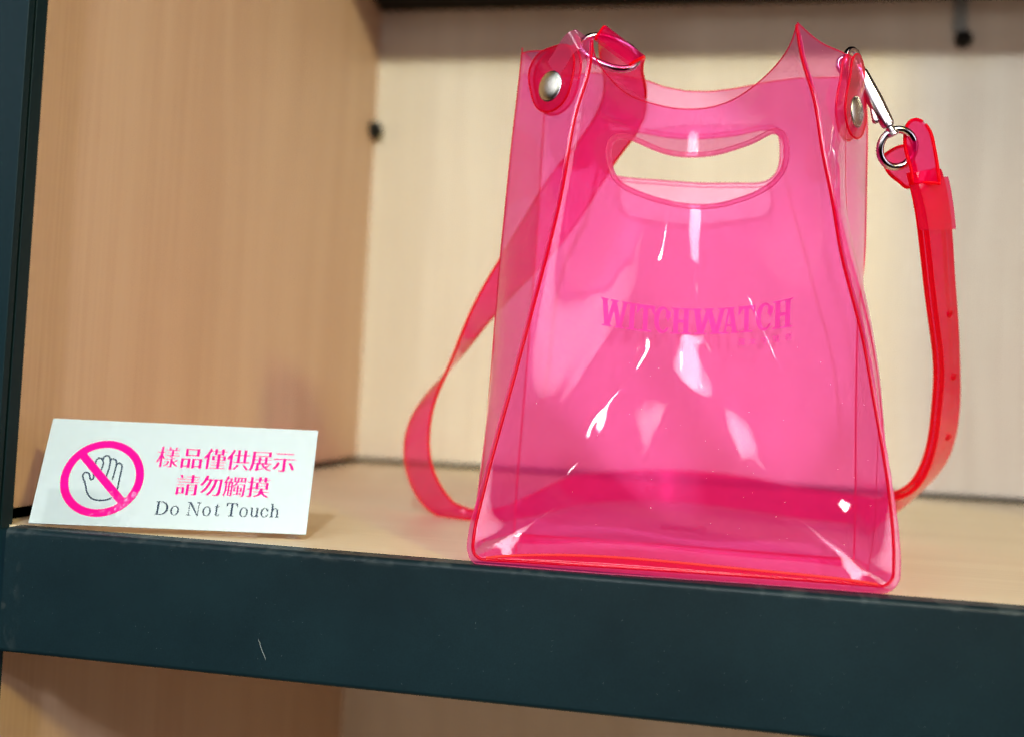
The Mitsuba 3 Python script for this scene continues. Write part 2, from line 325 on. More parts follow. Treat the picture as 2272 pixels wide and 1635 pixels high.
GLYPHS = {'樣': '363 444,363 472,621 473,620 567,430 570,430 593,620 593,619 686,520 671,518 687,389 687,389 712,519 713,519 744,480 812,517 826,520 843,539 843,562 810,588 753,580 712,620 712,621 728,709 728,710 712,735 712,783 843,805 843,808 826,852 812,805 744,805 712,949 712,949 687,806 687,805 671,766 671,764 687,709 684,710 593,918 593,918 568,710 567,710 472,961 472,961 444,711 444,709 429,629 428,630 411,803 345,785 316,561 401,567 444|438 280,438 306,619 306,621 321,709 321,709 249,756 169,771 196,802 205,873 275,896 275,928 247,797 149,797 116,957 -7,936 -34,871 -13,777 44,711 134,699 -54,652 -77,621 -77,619 -63,529 -65,521 -34,621 -25,621 279|348 -15,425 39,502 138,501 171,357 171,357 194,500 194,502 210,543 210,544 197,592 185,521 46,395 -38,367 -40|33 175,88 276,176 556,174 571,43 571,43 610,175 611,184 843,270 843,270 612,385 610,385 571,270 570,270 477,379 312,350 273,330 273,270 379,270 -79,184 -79,183 323,107 157,78 128,59 128',
    '品': '529 358,828 343,830 359,943 359,943 -73,830 -73,827 -9,641 -9,639 -79,529 -79;639 34,830 33,827 304,639 303|209 466,209 800,320 800,322 784,680 784,682 800,795 800,795 466,682 466,680 482,322 482,320 466;320 525,681 523,681 744,321 745|62 358,342 343,344 359,457 359,457 -69,344 -69,342 -9,176 -9,172 -79,63 -79;174 302,172 33,343 33,343 303',
    '僅': '10 435,136 602,244 839,297 835,300 818,342 806,314 734,438 734,441 843,547 843,548 734,725 734,727 843,838 843,838 734,975 734,975 708,839 708,838 569,727 569,725 585,693 585,691 505,930 519,930 318,693 333,691 245,943 243,945 216,692 215,692 117,922 116,922 89,693 89,691 -17,979 -18,979 -46,693 -46,691 -61,582 -61,580 -46,293 -46,293 -18,582 -17,581 89,354 89,355 116,582 118,581 216,332 216,332 243,582 245,581 333,350 319,350 519,582 505,581 585,548 585,547 569,441 569,440 708,300 714,250 603,250 -77,141 -77,140 449,78 382,37 382;691 359,820 357,820 479,692 479;547 609,581 607,582 622,691 622,693 607,726 607,726 707,548 708;457 359,581 357,581 479,458 479',
    '供': '291 251,291 292,445 295,445 570,316 571,316 612,445 613,445 831,555 831,555 613,711 612,713 833,824 833,825 613,967 612,967 571,824 570,824 293,977 292,977 251,826 251,824 235,713 235,711 251,445 235,444 251;555 294,713 295,712 571,555 570|713 136,750 161,789 161,951 -34,904 -63,865 -63|305 -30,400 68,463 163,557 146,488 48,383 -59,342 -59|14 437,138 600,248 839,289 841,306 820,346 808,254 603,254 -77,143 -77,142 445,82 382,43 382',
    '展': '27 -34,64 51,109 259,121 794,234 794,236 778,793 778,795 794,908 794,908 562,795 562,793 577,236 577,232 446,380 445,381 552,486 552,487 445,649 444,650 552,758 552,759 445,928 444,928 411,758 411,758 276,967 275,967 239,760 239,758 224,650 224,650 239,631 239,629 208,693 118,707 140,743 146,818 202,859 202,889 183,756 94,756 61,853 5,955 -28,934 -63,889 -63,715 -5,704 20,584 114,520 239,488 239,486 224,420 223,420 14,590 50,633 50,631 19,425 -32,420 -50,350 -71,293 -63,277 -22,311 28,311 238,221 239,184 71,117 -79,72 -77,62 -52;234 614,793 612,795 744,236 745;486 276,629 290,630 275,650 275,650 411,487 411;233 411,224 275,309 275,311 290,380 291,380 411',
    '示': '41 466,41 509,439 509,441 525,559 525,561 509,959 509,959 466,559 465,559 -9,533 -56,480 -73,291 -61,279 -20,424 -16,441 -3,441 465|682 312,732 335,791 325,895 167,941 56,879 11,840 11,752 207|129 753,871 753,871 710,129 710|37 60,144 195,215 353,262 351,273 331,316 319,271 210,189 87,123 28,82 28',
    '請': '389 493,389 521,627 522,626 618,441 618,441 642,626 642,627 733,414 734,414 761,626 761,627 843,736 843,738 761,953 761,953 734,737 733,737 642,939 642,939 618,738 618,736 522,977 521,977 493,738 493,736 478,627 478,625 493|465 419,572 419,574 403,805 403,807 419,914 419,914 -24,898 -57,846 -75,713 -61,705 -30,806 -23,806 126,574 126,572 -77,465 -77;572 150,805 148,806 250,573 251;572 276,805 275,806 377,573 378|21 657,416 657,416 626,21 626|61 274,285 259,287 275,389 275,389 -18,164 -3,162 -65,61 -65;162 30,287 29,286 227,162 227|61 364,61 392,383 392,383 364|61 497,61 525,383 525,383 495|146 808,186 831,238 829,289 726,247 702,244 683,203 683',
    '勿': '29 401,119 520,252 841,324 835,325 818,359 812,320 669,385 669,387 685,484 685,486 669,612 669,613 685,828 669,830 685,939 685,906 105,873 -16,820 -63,600 -54,592 -11,733 -14,775 32,811 272,829 626,729 625,684 415,613 218,518 48,412 -56,371 -56,330 -18,447 121,512 258,578 448,613 625,502 623,449 454,359 273,303 187,162 48,121 48,80 85,166 168,263 305,346 489,386 625,320 626,318 610,284 610,187 441,115 366,76 366',
    '觸': '35 550,96 649,158 843,213 835,227 817,214 740,299 739,301 755,348 755,391 724,330 575,342 589,416 589,418 400,476 463,535 563,534 595,518 594,518 579,439 579,439 800,518 800,520 784,580 784,582 800,654 800,656 784,719 784,721 800,793 800,795 784,943 800,943 579,863 579,861 595,721 579,719 595,656 595,654 579,624 579,586 519,588 487,859 487,861 503,943 503,934 91,904 -50,846 -75,844 -61,752 -61,746 -40,815 -38,840 -1,861 459,588 460,586 444,538 444,459 355,416 371,408 -48,365 -69,299 -52,293 -28,342 -23,340 181,287 179,287 -36,221 -36,221 179,168 181,121 -16,94 -73,72 -75,70 -56,39 -34,70 48,92 188,96 525,61 515;793 624,863 621,862 759,793 758;654 622,720 621,720 759,655 758;518 622,582 637,581 759,518 758;287 210,342 210,340 366,287 365;330 530,287 529,288 392,342 393,341 546;146 597,170 573,249 589,289 649,300 711,215 712,213 696,192 696;168 365,167 208,220 209,219 366;168 396,221 393,219 546,168 545|434 26,594 48,593 171,459 155,459 349,593 333,596 427,668 427,669 333,809 349,809 155,669 171,668 54,720 56,711 112,760 122,814 15,758 3,744 38,675 32,668 15,621 9,594 9,592 23,438 9;668 191,734 190,733 315,668 315;531 191,594 190,593 315,531 315',
    '摸': '305 -32,456 31,541 128,539 159,309 159,309 192,540 193,541 208,566 213,578 282,576 306,375 290,375 601,482 601,484 585,791 585,793 601,902 601,902 290,691 306,678 210,730 208,732 193,957 192,957 159,730 158,731 125,798 48,953 -26,932 -61,889 -63,779 -18,691 36,648 105,584 26,449 -38,322 -63;482 333,678 347,679 331,792 331,793 433,484 435;482 460,792 458,793 558,484 560|328 710,328 743,478 744,479 843,586 843,588 743,704 743,705 843,814 843,815 744,957 743,957 710,815 710,814 620,705 620,704 710,587 710,586 620,479 620,477 710|25 292,143 333,142 584,27 585,27 624,142 625,143 841,248 841,248 625,354 624,354 585,248 584,248 366,355 386,361 347,248 308,248 -9,225 -54,189 -67,53 -56,43 -18,131 -18,142 -7,143 273,37 253',
    's魔': '562 128,629 128,642 -10,881 -12,912 62,965 44,955 -18,893 -61,598 -54,563 -9|559 485,695 577,596 581,596 632,727 632,729 687,787 687,788 632,939 632,939 581,820 579,961 480,922 435,791 536,787 433,729 433,727 536,598 443|29 -38,76 77,107 247,115 761,498 761,473 831,537 845,586 761,951 761,951 702,186 702,184 341,156 110,88 -83|170 -26,368 40,473 137,268 142,270 400,475 400,510 456,582 442,554 400,875 400,875 142,747 141,779 124,734 60,811 66,795 101,830 112,883 19,848 5,820 32,670 3,656 46,734 141,556 142,477 32,361 -38,207 -83;578 202,805 191,807 248,589 249;598 298,805 292,807 349,605 351;334 294,524 292,531 349,335 351;334 192,499 191,516 248,335 249|199 480,340 577,225 581,225 632,368 632,369 687,428 687,429 632,568 632,568 581,453 580,564 517,527 478,429 544,428 433,369 433,368 532,240 437',
    's女': '47 3,280 60,451 151,178 271,296 522,61 523,61 603,333 603,418 853,500 841,423 603,943 603,943 523,752 522,695 333,600 177,922 -9,863 -77,541 110,373 9,168 -56,88 -69;295 306,519 210,619 365,668 522,390 522',
    's守': '59 380,59 452,608 452,609 595,686 595,687 452,943 452,943 380,686 377,682 -18,645 -57,572 -71,445 -71,418 3,605 10,607 379|82 722,479 722,432 829,504 847,566 722,914 722,914 523,836 523,834 651,160 651,158 523,82 523|182 288,240 327,406 118,342 75',
    's護': '381 -22,613 38,508 132,515 157,416 157,416 212,865 216,908 189,760 36,973 -18,932 -79,688 -3,412 -79;574 157,688 69,801 155|375 474,502 681,543 673,542 720,393 720,393 778,542 779,543 843,609 843,611 778,753 779,754 843,820 843,822 779,959 778,959 720,822 720,820 667,754 667,753 720,611 720,609 667,563 667,537 601,675 597,639 665,689 685,743 597,924 597,924 548,748 545,749 499,904 499,902 454,749 454,748 406,904 405,904 361,749 360,748 309,945 308,945 257,533 257,529 228,469 228,469 474,416 419;531 310,684 308,685 359,533 360;531 407,684 405,685 453,533 454;531 501,684 499,685 547,533 548|41 610,41 673,395 673,395 610|80 274,361 275,361 -18,148 -18,146 -65,80 -65;146 46,296 45,296 212,147 211|82 407,361 407,361 349,82 349|82 540,361 540,361 480,82 480|152 816,209 847,285 716,225 683',
    's者': '33 251,437 448,55 452,55 521,398 522,398 649,143 650,143 716,397 716,398 843,473 843,474 716,723 716,724 681,836 808,900 775,662 522,945 521,945 452,568 452,416 353,822 349,822 -75,746 -75,744 -46,342 -46,340 -79,264 -79,263 268,82 191;340 21,745 19,746 123,341 124;342 284,341 185,746 186,745 284;473 523,548 523,691 648,474 649'}
def glyph(k):
    out = []
    for poly in GLYPHS[k].split('|'):
        rings = [[tuple(map(int, q.split())) for q in r.split(',')] for r in poly.split(';')]
        out.append(Polygon(rings[0], rings[1:]).buffer(0))
    return unary_union(out)

def row(chars, boxes):
    return unary_union([affinity.translate(affinity.scale(affinity.translate(glyph(c), 0, 120), (x1 - x0) / 960, (y1 - y0) / 930, origin=(0, 0)), x0, y0) for c, (x0, y0, x1, y1) in zip(chars, boxes)])

print_on_card('lettering', row('樣品僅供展示', [(x, 32.0 + .06 * k, x + 11.9, 43.3 + .06 * k) for k, x in enumerate((57.5, 69.9, 82.2, 94.2, 106.2, 118.4))]), 'card_pink', .00013)
print_on_card('lettering', row('請勿觸摸', [(x, 17.5 + .12 * k, x + 11.9, 28.6 + .12 * k) for k, x in enumerate((70.0, 82.3, 94.4, 106.7))]), 'card_pink', .00014)

# thin-and-thick serif letters, cap height 7.0 mm
def ell(cx, cy, rx, ry, tx, ty):
    o = affinity.scale(Point(cx, cy).buffer(1, quad_segs=16), rx, ry)
    return o.difference(affinity.scale(Point(cx, cy).buffer(1, quad_segs=16), rx - tx, ry - ty))
TH, HL = .92, .36
def stem(x, y0, y1, w=TH):
    return box(x - w / 2, y0, x + w / 2, y1)
def serif(x0, x1, y):
    return box(x0, y, x1, y + HL)
def small_o(w):
    return ell(w / 2, 2.35, w / 2, 2.5, .78, .24)
LET = {
    'D': unary_union([stem(1.3, 0, 7), serif(.2, 3, 0), serif(.2, 3, 7 - HL), ell(2.7, 3.5, 3.9, 3.5, 1.05, HL).intersection(box(2.7, -1, 9, 9))]),
    'o': small_o(4.3),
    'N': unary_union([stem(.9, 0, 7, .3), stem(5.6, 0, 7, .3), Polygon([(.5, 7), (1.6, 7), (5.75, 0), (5.2, 0)]), serif(0, 1.9, 0), serif(-.1, 1.4, 7 - HL), serif(4.7, 6.6, 7 - HL)]),
    't': unary_union([stem(1.1, .7, 5.2, .75), Polygon([(.75, 4.7), (1.45, 4.7), (1.45, 6.6), (1.2, 6.6)]), serif(.1, 2.4, 4.7), ell(1.75, 1.0, 1.02, 1.1, .6, .25).intersection(box(.6, -.3, 2.8, .9))]),
    'T': unary_union([stem(2.9, 0, 7, .95), serif(1.5, 4.3, 0), serif(.1, 5.7, 7 - HL), Polygon([(.1, 7), (0, 5.1), (.3, 5.1), (1.0, 6.8)]), Polygon([(5.7, 7), (5.8, 5.1), (5.5, 5.1), (4.8, 6.8)])]),
    'u': unary_union([stem(.85, 1.2, 4.75, .75), stem(3.6, 0, 4.75, .75), serif(0, 1.0, 4.5), serif(2.8, 3.8, 4.5), serif(3.6, 4.5, 0), ell(2.1, 1.5, 1.62, 1.6, .7, .3).intersection(box(0, -.3, 4, 1.3))]),
    'c': unary_union([ell(2.1, 2.35, 2.05, 2.5, .8, .24).difference(box(2.3, 1.2, 6, 3.4)), Point(3.45, 3.55).buffer(.5), LineString([(3.3, .9), (3.95, 1.5)]).buffer(.12)]),
    'h': unary_union([stem(.95, 0, 7, .75), serif(0, 2.0, 0), serif(0, 1.0, 6.7), stem(3.75, 0, 3.3, .75), serif(2.9, 4.7, 0), ell(2.45, 3.1, 1.68, 1.7, .75, .3).intersection(box(1.2, 3.1, 5, 6))])}
parts = []
for ch, x in zip('DoNotTouch', (61.9, 69.75, 78.2, 86.05, 92.0, 97.95, 104.95, 110.4, 115.75, 120.6)):
    parts.append(affinity.translate(LET[ch], x, 7.1 + (x - 62) * .0195))
print_on_card('lettering', unary_union(parts).buffer(.03), 'card_ink', .00015)

# crinkled clear tape over the lower edge, a tab of it showing at the right, and the clear stand
rng = np.random.default_rng(5)
tx, ty = np.meshgrid(np.linspace(6.5, 52, 170), np.linspace(.4, 18.5, 80))
from meshkit import fbm as mfbm
hgt = .00035 + .00010 * mfbm(np.stack([tx * .35, ty * .9, tx * 0], -1), 4, 3) + .0002 * np.maximum(mfbm(np.stack([tx * 1.3, ty * 1.1, tx * 0 + 4], -1), 4, 9) - .5, 0) * np.exp(-(((tx - 44) / 9) ** 2 + ((ty - 9) / 6) ** 2))
tp = on_card(np.stack([tx.ravel(), ty.ravel()], 1), 0) + hgt.reshape(-1, 1) * CN
put(f'{sign}__clear_tape', grid(tp.reshape(80, 170, 3)), 'tape', smooth=True)
tab = Polygon([(130.2, 1.5), (130.2, -.6), (131.0, -2.3), (136.6, -2.0), (137.8, -.6), (137.8, 1.5)])
v, f = sheet2d(tab, .7)
put(f'{sign}__clear_tape', trimesh.Trimesh(on_card(v, -.0013 + 0 * v[:, :1]) + (.0003 * np.sin(v[:, :1] * 2)) * CN, f, process=False), 'tape', smooth=True)
base0 = CO + .004 * CU
def clear_slab(p, a, b, c, t):
    m = trimesh.creation.box([a, b, c])
    return m
UF = np.array([CU[0], CU[1], 0]); UF /= np.linalg.norm(UF)
VF = np.array([-UF[1], UF[0], 0])
def stand_part(u0, u1, v0, v1, z0, z1):
    m = cbox(u0, u1, v0, v1, z0, z1)
    q = np.array(m.vertices)
    m.vertices = np.array([CO[0], CO[1], 0]) + q[:, :1] * UF + q[:, 1:2] * VF + q[:, 2:] * [0, 0, 1]
    return m
put('card_stand__foot', stand_part(.012, .1155, -.0005, .042, .0004, .0024), 'acrylic')
sb = stand_part(.012, .1155, .0035, .0060, 0, .047)
sb.vertices += np.outer(np.maximum(np.array(sb.vertices)[:, 2] - .002, 0) * .385, VF)
sb.vertices[:, 2] += .0027
put('card_stand__back_rest', sb, 'acrylic')
labels['card_stand'] = {'label': 'clear acrylic stand with a low foot under the white card', 'category': 'sign stand'}

# ------------------------------------------------------------------ the bag
LS_DATA = [[-47.7, 20.0, 260.0], [-48.5, 18.1, 242.4], [-52.5, 16.3, 226.0], [-57.2, 12.4, 189.2], [-62.9, 8.4, 152.3], [-71.4, 3.7, 108.8], [-78.0, 0.2, 76.6], [-83.5, -2.6, 50.0], [-87.2, -4.8, 29.7], [-89.5, -6.5, 13.7], [-89.3, -7.7, 2.5]]
RS_DATA = [[51.2, 20.7, 266.1], [54.8, 18.5, 246.3], [59.5, 16.8, 230.6], [64.2, 14.0, 203.9], [69.3, 11.3, 179.0], [73.4, 8.8, 155.6], [78.1, 6.7, 136.4], [83.5, 4.5, 115.8], [89.3, 1.2, 85.1], [94.0, -1.6, 59.4], [96.9, -3.8, 39.1], [98.4, -6.1, 17.9], [98.0, -7.5, 4.8]]
from meshkit import fbm as mfbm
LS = np.array(LS_DATA) / 1000
RS = np.array(RS_DATA) / 1000

def y_seam(z):
    return -0.008 + 0.028 * np.asarray(z) / 0.26

def seam_x(c, z):
    return np.interp(z, c[::-1, 2], c[::-1, 0])

def softmin(k, *a):
    return -np.log(sum(np.exp(-np.asarray(v) / k) for v in a)) * k

SHEET = 0.193

def y_front(x, z):
    """Depth of the front sheet. It is as wide as the bag's foot all the way up, so where the side welds are drawn together it has to bow inwards;
    it starts from the straight weld at the foot, which gives the two creases that fan up from the bottom corners."""
    x, z = np.asarray(x, float), np.asarray(z, float)
    xl, xr = seam_x(LS, z), seam_x(RS, z)
    chord = xr - xl
    u = np.clip((x - (xl + xr) / 2) / (chord / 2), -1, 1)
    sag = chord * np.sqrt(np.maximum(0.375 * (SHEET / chord - 1), 1e-6)) * 0.93
    sag = np.minimum(sag, 0.056 + 0.02 * (sag - 0.056))
    bow = sag * (1 - u * u) ** 1.12
    db = np.maximum(z - 0.003, 0)
    b = softmin(0.0028, bow, 0.62 * db + 0.0) + 0.0028 * np.log(2) * np.exp(-np.minimum(bow, 0.62 * db) / 0.004)
    live = np.clip(np.minimum(1 - u * u, db / 0.03), 0, 1)
    wave = 0.0016 * np.exp(-(((x - 0.010) / 0.036) ** 2 + ((z - 0.082) / 0.020) ** 2)) - 0.0011 * np.exp(-(((x + 0.024) / 0.022) ** 2 + ((z - 0.070) / 0.022) ** 2)) + 0.0004 * np.sin(x * 95 + 1.0 + 14 * z) * np.sin(z * 60 + 0.4)
    for xc, s in ((-0.089, 1), (0.098, -1)):                      # fine wrinkles that fan out of the bottom corners
        th, r = np.arctan2(z - 0.003, s * (x - xc)), np.hypot(x - xc, z - 0.003)
        wave = wave + 0.00011 * (np.sin(41 * th + s) + 0.7 * np.sin(67 * th + 2 + s) + 0.5 * np.sin(103 * th)) * np.exp(-((th - 1.08) / 0.20) ** 2) * np.exp(-((r - 0.10) / 0.055) ** 2) * (r / 0.1)
    wave = wave + 0.0009 * (mfbm(np.stack([x * 55, z * 16, x * 0 + 2.5], -1), 3, 11) - .5) + 0.00022 * (mfbm(np.stack([x * 190, z * 45, x * 0 + .5], -1), 2, 4) - .5)
    return y_seam(z) + np.maximum(b, 0) + wave * live

SCOOP = np.array([[-45.6, 23.8, 251.1], [-40.6, 31.5, 245.8], [-34.2, 42.0, 241.9], [-16.7, 63.4, 240.5], [4.8, 72.3, 240.5], [21.1, 66.3, 242.0], [30.7, 56.8, 244.6], [39.5, 43.8, 248.5], [45.9, 32.5, 253.2], [49.5, 25.4, 258.9]]) / 1000
HOLE = np.array([[-36.0, 41.1, 213.1], [-31.6, 47.0, 217.2], [-26.9, 52.5, 217.7], [-15.3, 62.3, 215.3], [-5.2, 67.3, 213.7], [5.0, 68.5, 213.4], [16.6, 66.1, 213.9], [29.2, 58.0, 215.6], [38.0, 49.1, 217.2], [45.0, 40.2, 217.8], [47.8, 36.5, 213.7], [48.9, 35.5, 207.0], [48.4, 36.6, 200.1], [45.8, 40.0, 195.3], [40.4, 46.1, 191.5], [30.1, 55.2, 188.5], [17.6, 62.7, 186.6], [6.0, 64.8, 186.5], [-5.7, 63.0, 187.7], [-17.4, 57.1, 189.6], [-26.5, 50.2, 191.7], [-32.9, 43.9, 194.7], [-35.8, 40.9, 199.8], [-37.1, 39.5, 206.0]]) / 1000
LM, RM, LB, RB = (np.array(q) / 1000 for q in ([[-86.3, 42.0, 263.8], [-90.6, 42.0, 205.4], [-93.8, 42.0, 145.5], [-95.2, 42.0, 86.0], [-97.0, 42.0, 31.7], [-96.6, 42.0, 15.3]], [[78.9, 42.0, 259.5], [79.6, 42.0, 204.1], [81.8, 42.0, 172.5], [92.7, 42.0, 134.3], [99.0, 42.0, 95.0], [100.2, 42.0, 77.0], [100.0, 42.0, 40.1]], [[-80.4, 90.0, 242.0], [-81.0, 90.0, 173.8], [-83.1, 90.0, 100.9], [-85.7, 90.0, 28.5]], [[93.9, 90.0, 269.1], [97.8, 90.0, 244.1], [98.5, 90.0, 206.9], [99.3, 90.0, 163.0], [96.6, 90.0, 132.9], [97.5, 90.0, 84.1], [99.4, 90.0, 23.7]]))
BHOLE, BSC = np.array([[-45.4, 90.0, 232.5], [-38.2, 90.0, 234.1], [-25.6, 90.0, 233.4], [-12.1, 90.0, 231.1], [4.7, 90.0, 229.8], [18.7, 90.0, 230.6], [32.5, 90.0, 232.5], [44.4, 90.0, 234.8], [50.0, 90.0, 233.5], [52.4, 90.0, 227.2], [52.8, 90.0, 218.3], [51.3, 90.0, 211.2], [47.2, 90.0, 206.8], [33.6, 90.0, 204.8], [11.1, 90.0, 204.8], [-15.4, 90.0, 206.2], [-37.0, 90.0, 208.0], [-44.4, 90.0, 210.5], [-49.2, 90.0, 215.9], [-50.9, 90.0, 223.3], [-49.4, 90.0, 229.7]]) / 1000, np.array([[-55.2, 90.0, 267.4], [-37.9, 90.0, 266.5], [-23.4, 90.0, 263.1], [-12.5, 90.0, 258.9], [0.1, 90.0, 256.5], [13.3, 90.0, 256.2], [26.3, 90.0, 257.7], [43.4, 90.0, 261.0], [60.4, 90.0, 263.3], [83.1, 90.0, 263.5]]) / 1000
bag = 'shoulder_bag'
labels[bag] = {'label': 'translucent neon pink plastic shoulder bag with silver rings standing at the shelf edge', 'category': 'bag'}

lseam = resample(LS, 90)                                        # top to bottom
rseam = resample(RS, 90)
lseam[:, 1], rseam[:, 1] = y_seam(lseam[:, 2]), y_seam(rseam[:, 2])
scoop = resample(np.vstack([LS[:1], SCOOP, RS[:1]]), 70)
n_bot = 60
bt = np.linspace(0, 1, n_bot)
bottom = np.stack([lseam[-1, 0] + (rseam[-1, 0] - lseam[-1, 0]) * bt, 0 * bt, lseam[-1, 2] + (rseam[-1, 2] - lseam[-1, 2]) * bt + .0015 * np.sin(np.pi * bt) * .3], 1)
outline = Polygon(np.vstack([lseam[::-1][:, [0, 2]], scoop[1:-1][:, [0, 2]], rseam[:, [0, 2]], bottom[::-1][1:-1][:, [0, 2]]])).buffer(0)
foot = outline.buffer(-.006).buffer(.006, quad_segs=16)
outline = unary_union([foot.intersection(box(-1, -1, 1, .05)), outline.intersection(box(-1, .0499, 1, 1))]).buffer(.00001)
# the weld path, from the left peak down, round the foot and up to the right peak
ring_ = polyline(np.array(outline.exterior.coords)[:-1], .0016, True)
if Polygon(ring_).exterior.is_ccw is False:
    ring_ = ring_[::-1]
near = lambda q: int(np.argmin(np.linalg.norm(ring_ - q, axis=1)))
ring_ = np.roll(ring_, -near(LS[0][[0, 2]]), 0)
path2 = ring_[:near(RS[0][[0, 2]]) + 1]
hole = resample(HOLE, 150, True)
panel = outline.difference(Polygon(hole[:, [0, 2]]))
v2, f2 = sheet2d(panel, .0021)
put(f'{bag}__front_panel', trimesh.Trimesh(np.stack([v2[:, 0], y_front(v2[:, 0], v2[:, 1]), v2[:, 1]], 1), f2, process=False), 'pvc', smooth=True)

def on_front(c, lift=0.0):
    c = np.asarray(c)
    return np.stack([c[:, 0], y_front(c[:, 0], c[:, -1]) - lift, c[:, -1]], 1)

# grip hole with its welded double rim
put(f'{bag}__handle_rim', tube(on_front(hole), .00055, 8, True), 'pvc_rim', smooth=True)
rim2 = np.array(Polygon(hole[:, [0, 2]]).buffer(.0021).exterior.coords)[:-1]
rim2 = polyline(rim2, .0015, True)
put(f'{bag}__handle_rim', tube(on_front(rim2, .0001), .00042, 8, True), 'pvc_rim', smooth=True)
band = Polygon(rim2).difference(Polygon(hole[:, [0, 2]]))
v2, f2 = sheet2d(band, .0009)
dd = np.array([Polygon(hole[:, [0, 2]]).exterior.distance(Point(q)) for q in v2]) / .0021
put(f'{bag}__handle_rim', trimesh.Trimesh(on_front(v2) - np.stack([0 * dd, .0008 * np.sin(np.pi * np.clip(dd, 0, 1)), 0 * dd], 1), f2, process=False), 'pvc_rim', smooth=True)
put(f'{bag}__edge_line', tube(on_front(scoop), .00038, 6), 'pvc_edge', smooth=True)
labels[f'{bag}__front_panel'] = {'label': 'bulging clear pink front with printed lettering and a boat-shaped grip hole'}

# welds of the front sheet: a red seam and the flange outside it
path = on_front(path2)
nL, nR = int(np.argmax(path2[:, 1] < .022)), len(path2) - int(np.argmax(path2[::-1, 1] < .022))
n_bot = nR - nL
put(f'{bag}__seam', tube(path[:nL + 1], .00085, 8, squash=(1, .8)), 'pvc_seam', smooth=True)
put(f'{bag}__seam', tube(path[nR - 1:], .00085, 8, squash=(1, .8)), 'pvc_seam', smooth=True)
put(f'{bag}__seam', tube(path[nL:nR], .0008, 8), 'pvc_seam', smooth=True)
bu = np.linspace(0.035, .965, 70)
bx = lseam[-1, 0] + (rseam[-1, 0] - lseam[-1, 0]) * bu
bz = lseam[-1, 2] + (rseam[-1, 2] - lseam[-1, 2]) * bu
hb = .0046 * np.sin(np.pi * (bu - .035) / .93 * .96 + .06) ** .6 * (1 + .25 * np.sin(5 * bu + 1))
put(f'{bag}__bottom_weld', grid(np.stack([on_front(np.stack([bx, bz + hb * a], 1), .0005 + .0006 * math.sin(math.pi * a)) for a in np.linspace(0, 1, 8)], 1)), 'weld_band', smooth=True)
put(f'{bag}__bottom_weld', tube(on_front(np.stack([bx, bz + hb], 1), .0006), .0006, 8), 'weld_line', smooth=True)
labels[f'{bag}__seam'] = {'label': 'left red weld line of the front'}
labels[f'{bag}__seam_001'] = {'label': 'right red weld line of the front'}
labels[f'{bag}__seam_002'] = {'label': 'red weld line along the bottom front edge'}
# flange as a sheet between the outline and its rounded offset
p2 = path[:, [0, 2]]
tn = np.gradient(p2, axis=0); tn /= np.linalg.norm(tn, axis=1, keepdims=True)
arc = np.concatenate([[0], np.cumsum(np.linalg.norm(np.diff(p2, axis=0), axis=1))])
wid = .0011 + .0013 * np.exp(-(np.maximum(p2[:, 1] - .004, 0) / .03) ** 2)
shell = unary_union([Point(q).buffer(w, quad_segs=12) for q, w in zip(p2[::1], wid)]).union(outline)
flange = shell.difference(outline.buffer(.0001))
flange = max(getattr(flange, 'geoms', [flange]), key=lambda g: g.area)
flange = flange.intersection(box(-1, -1, 1, .2605)).buffer(-.0001).buffer(.0001)
flange = max(getattr(flange, 'geoms', [flange]), key=lambda g: g.area)
v2, f2 = sheet2d(flange, .0012)
fy = y_seam(v2[:, 1]) - np.clip(.0045 - v2[:, 1], 0, 1) * .75
fz = np.maximum(v2[:, 1], .0013)
put(f'{bag}__flange', trimesh.Trimesh(np.stack([v2[:, 0], fy, fz], 1), f2, process=False), 'pvc', smooth=True)
fo = polyline(np.array(shell.exterior.coords)[:-1], .0015, True)
keep = outline.exterior.distance
far = np.array([outline.distance(Point(q)) for q in fo]) > .0008
k0 = int(np.argmin(np.where(fo[:, 1] > .24, np.abs(fo[:, 0]), 1)))
fo, far = np.roll(fo, -k0, 0), np.roll(far, -k0)
fo = fo[far & (fo[:, 1] < .2600)]
if len(fo) > 3:
    put(f'{bag}__flange_edge', tube(np.stack([fo[:, 0], y_seam(fo[:, 1]) - np.clip(.0045 - fo[:, 1], 0, 1) * .75, np.maximum(fo[:, 1], .0013)], 1), .0003, 6), 'pvc_rim', smooth=True)

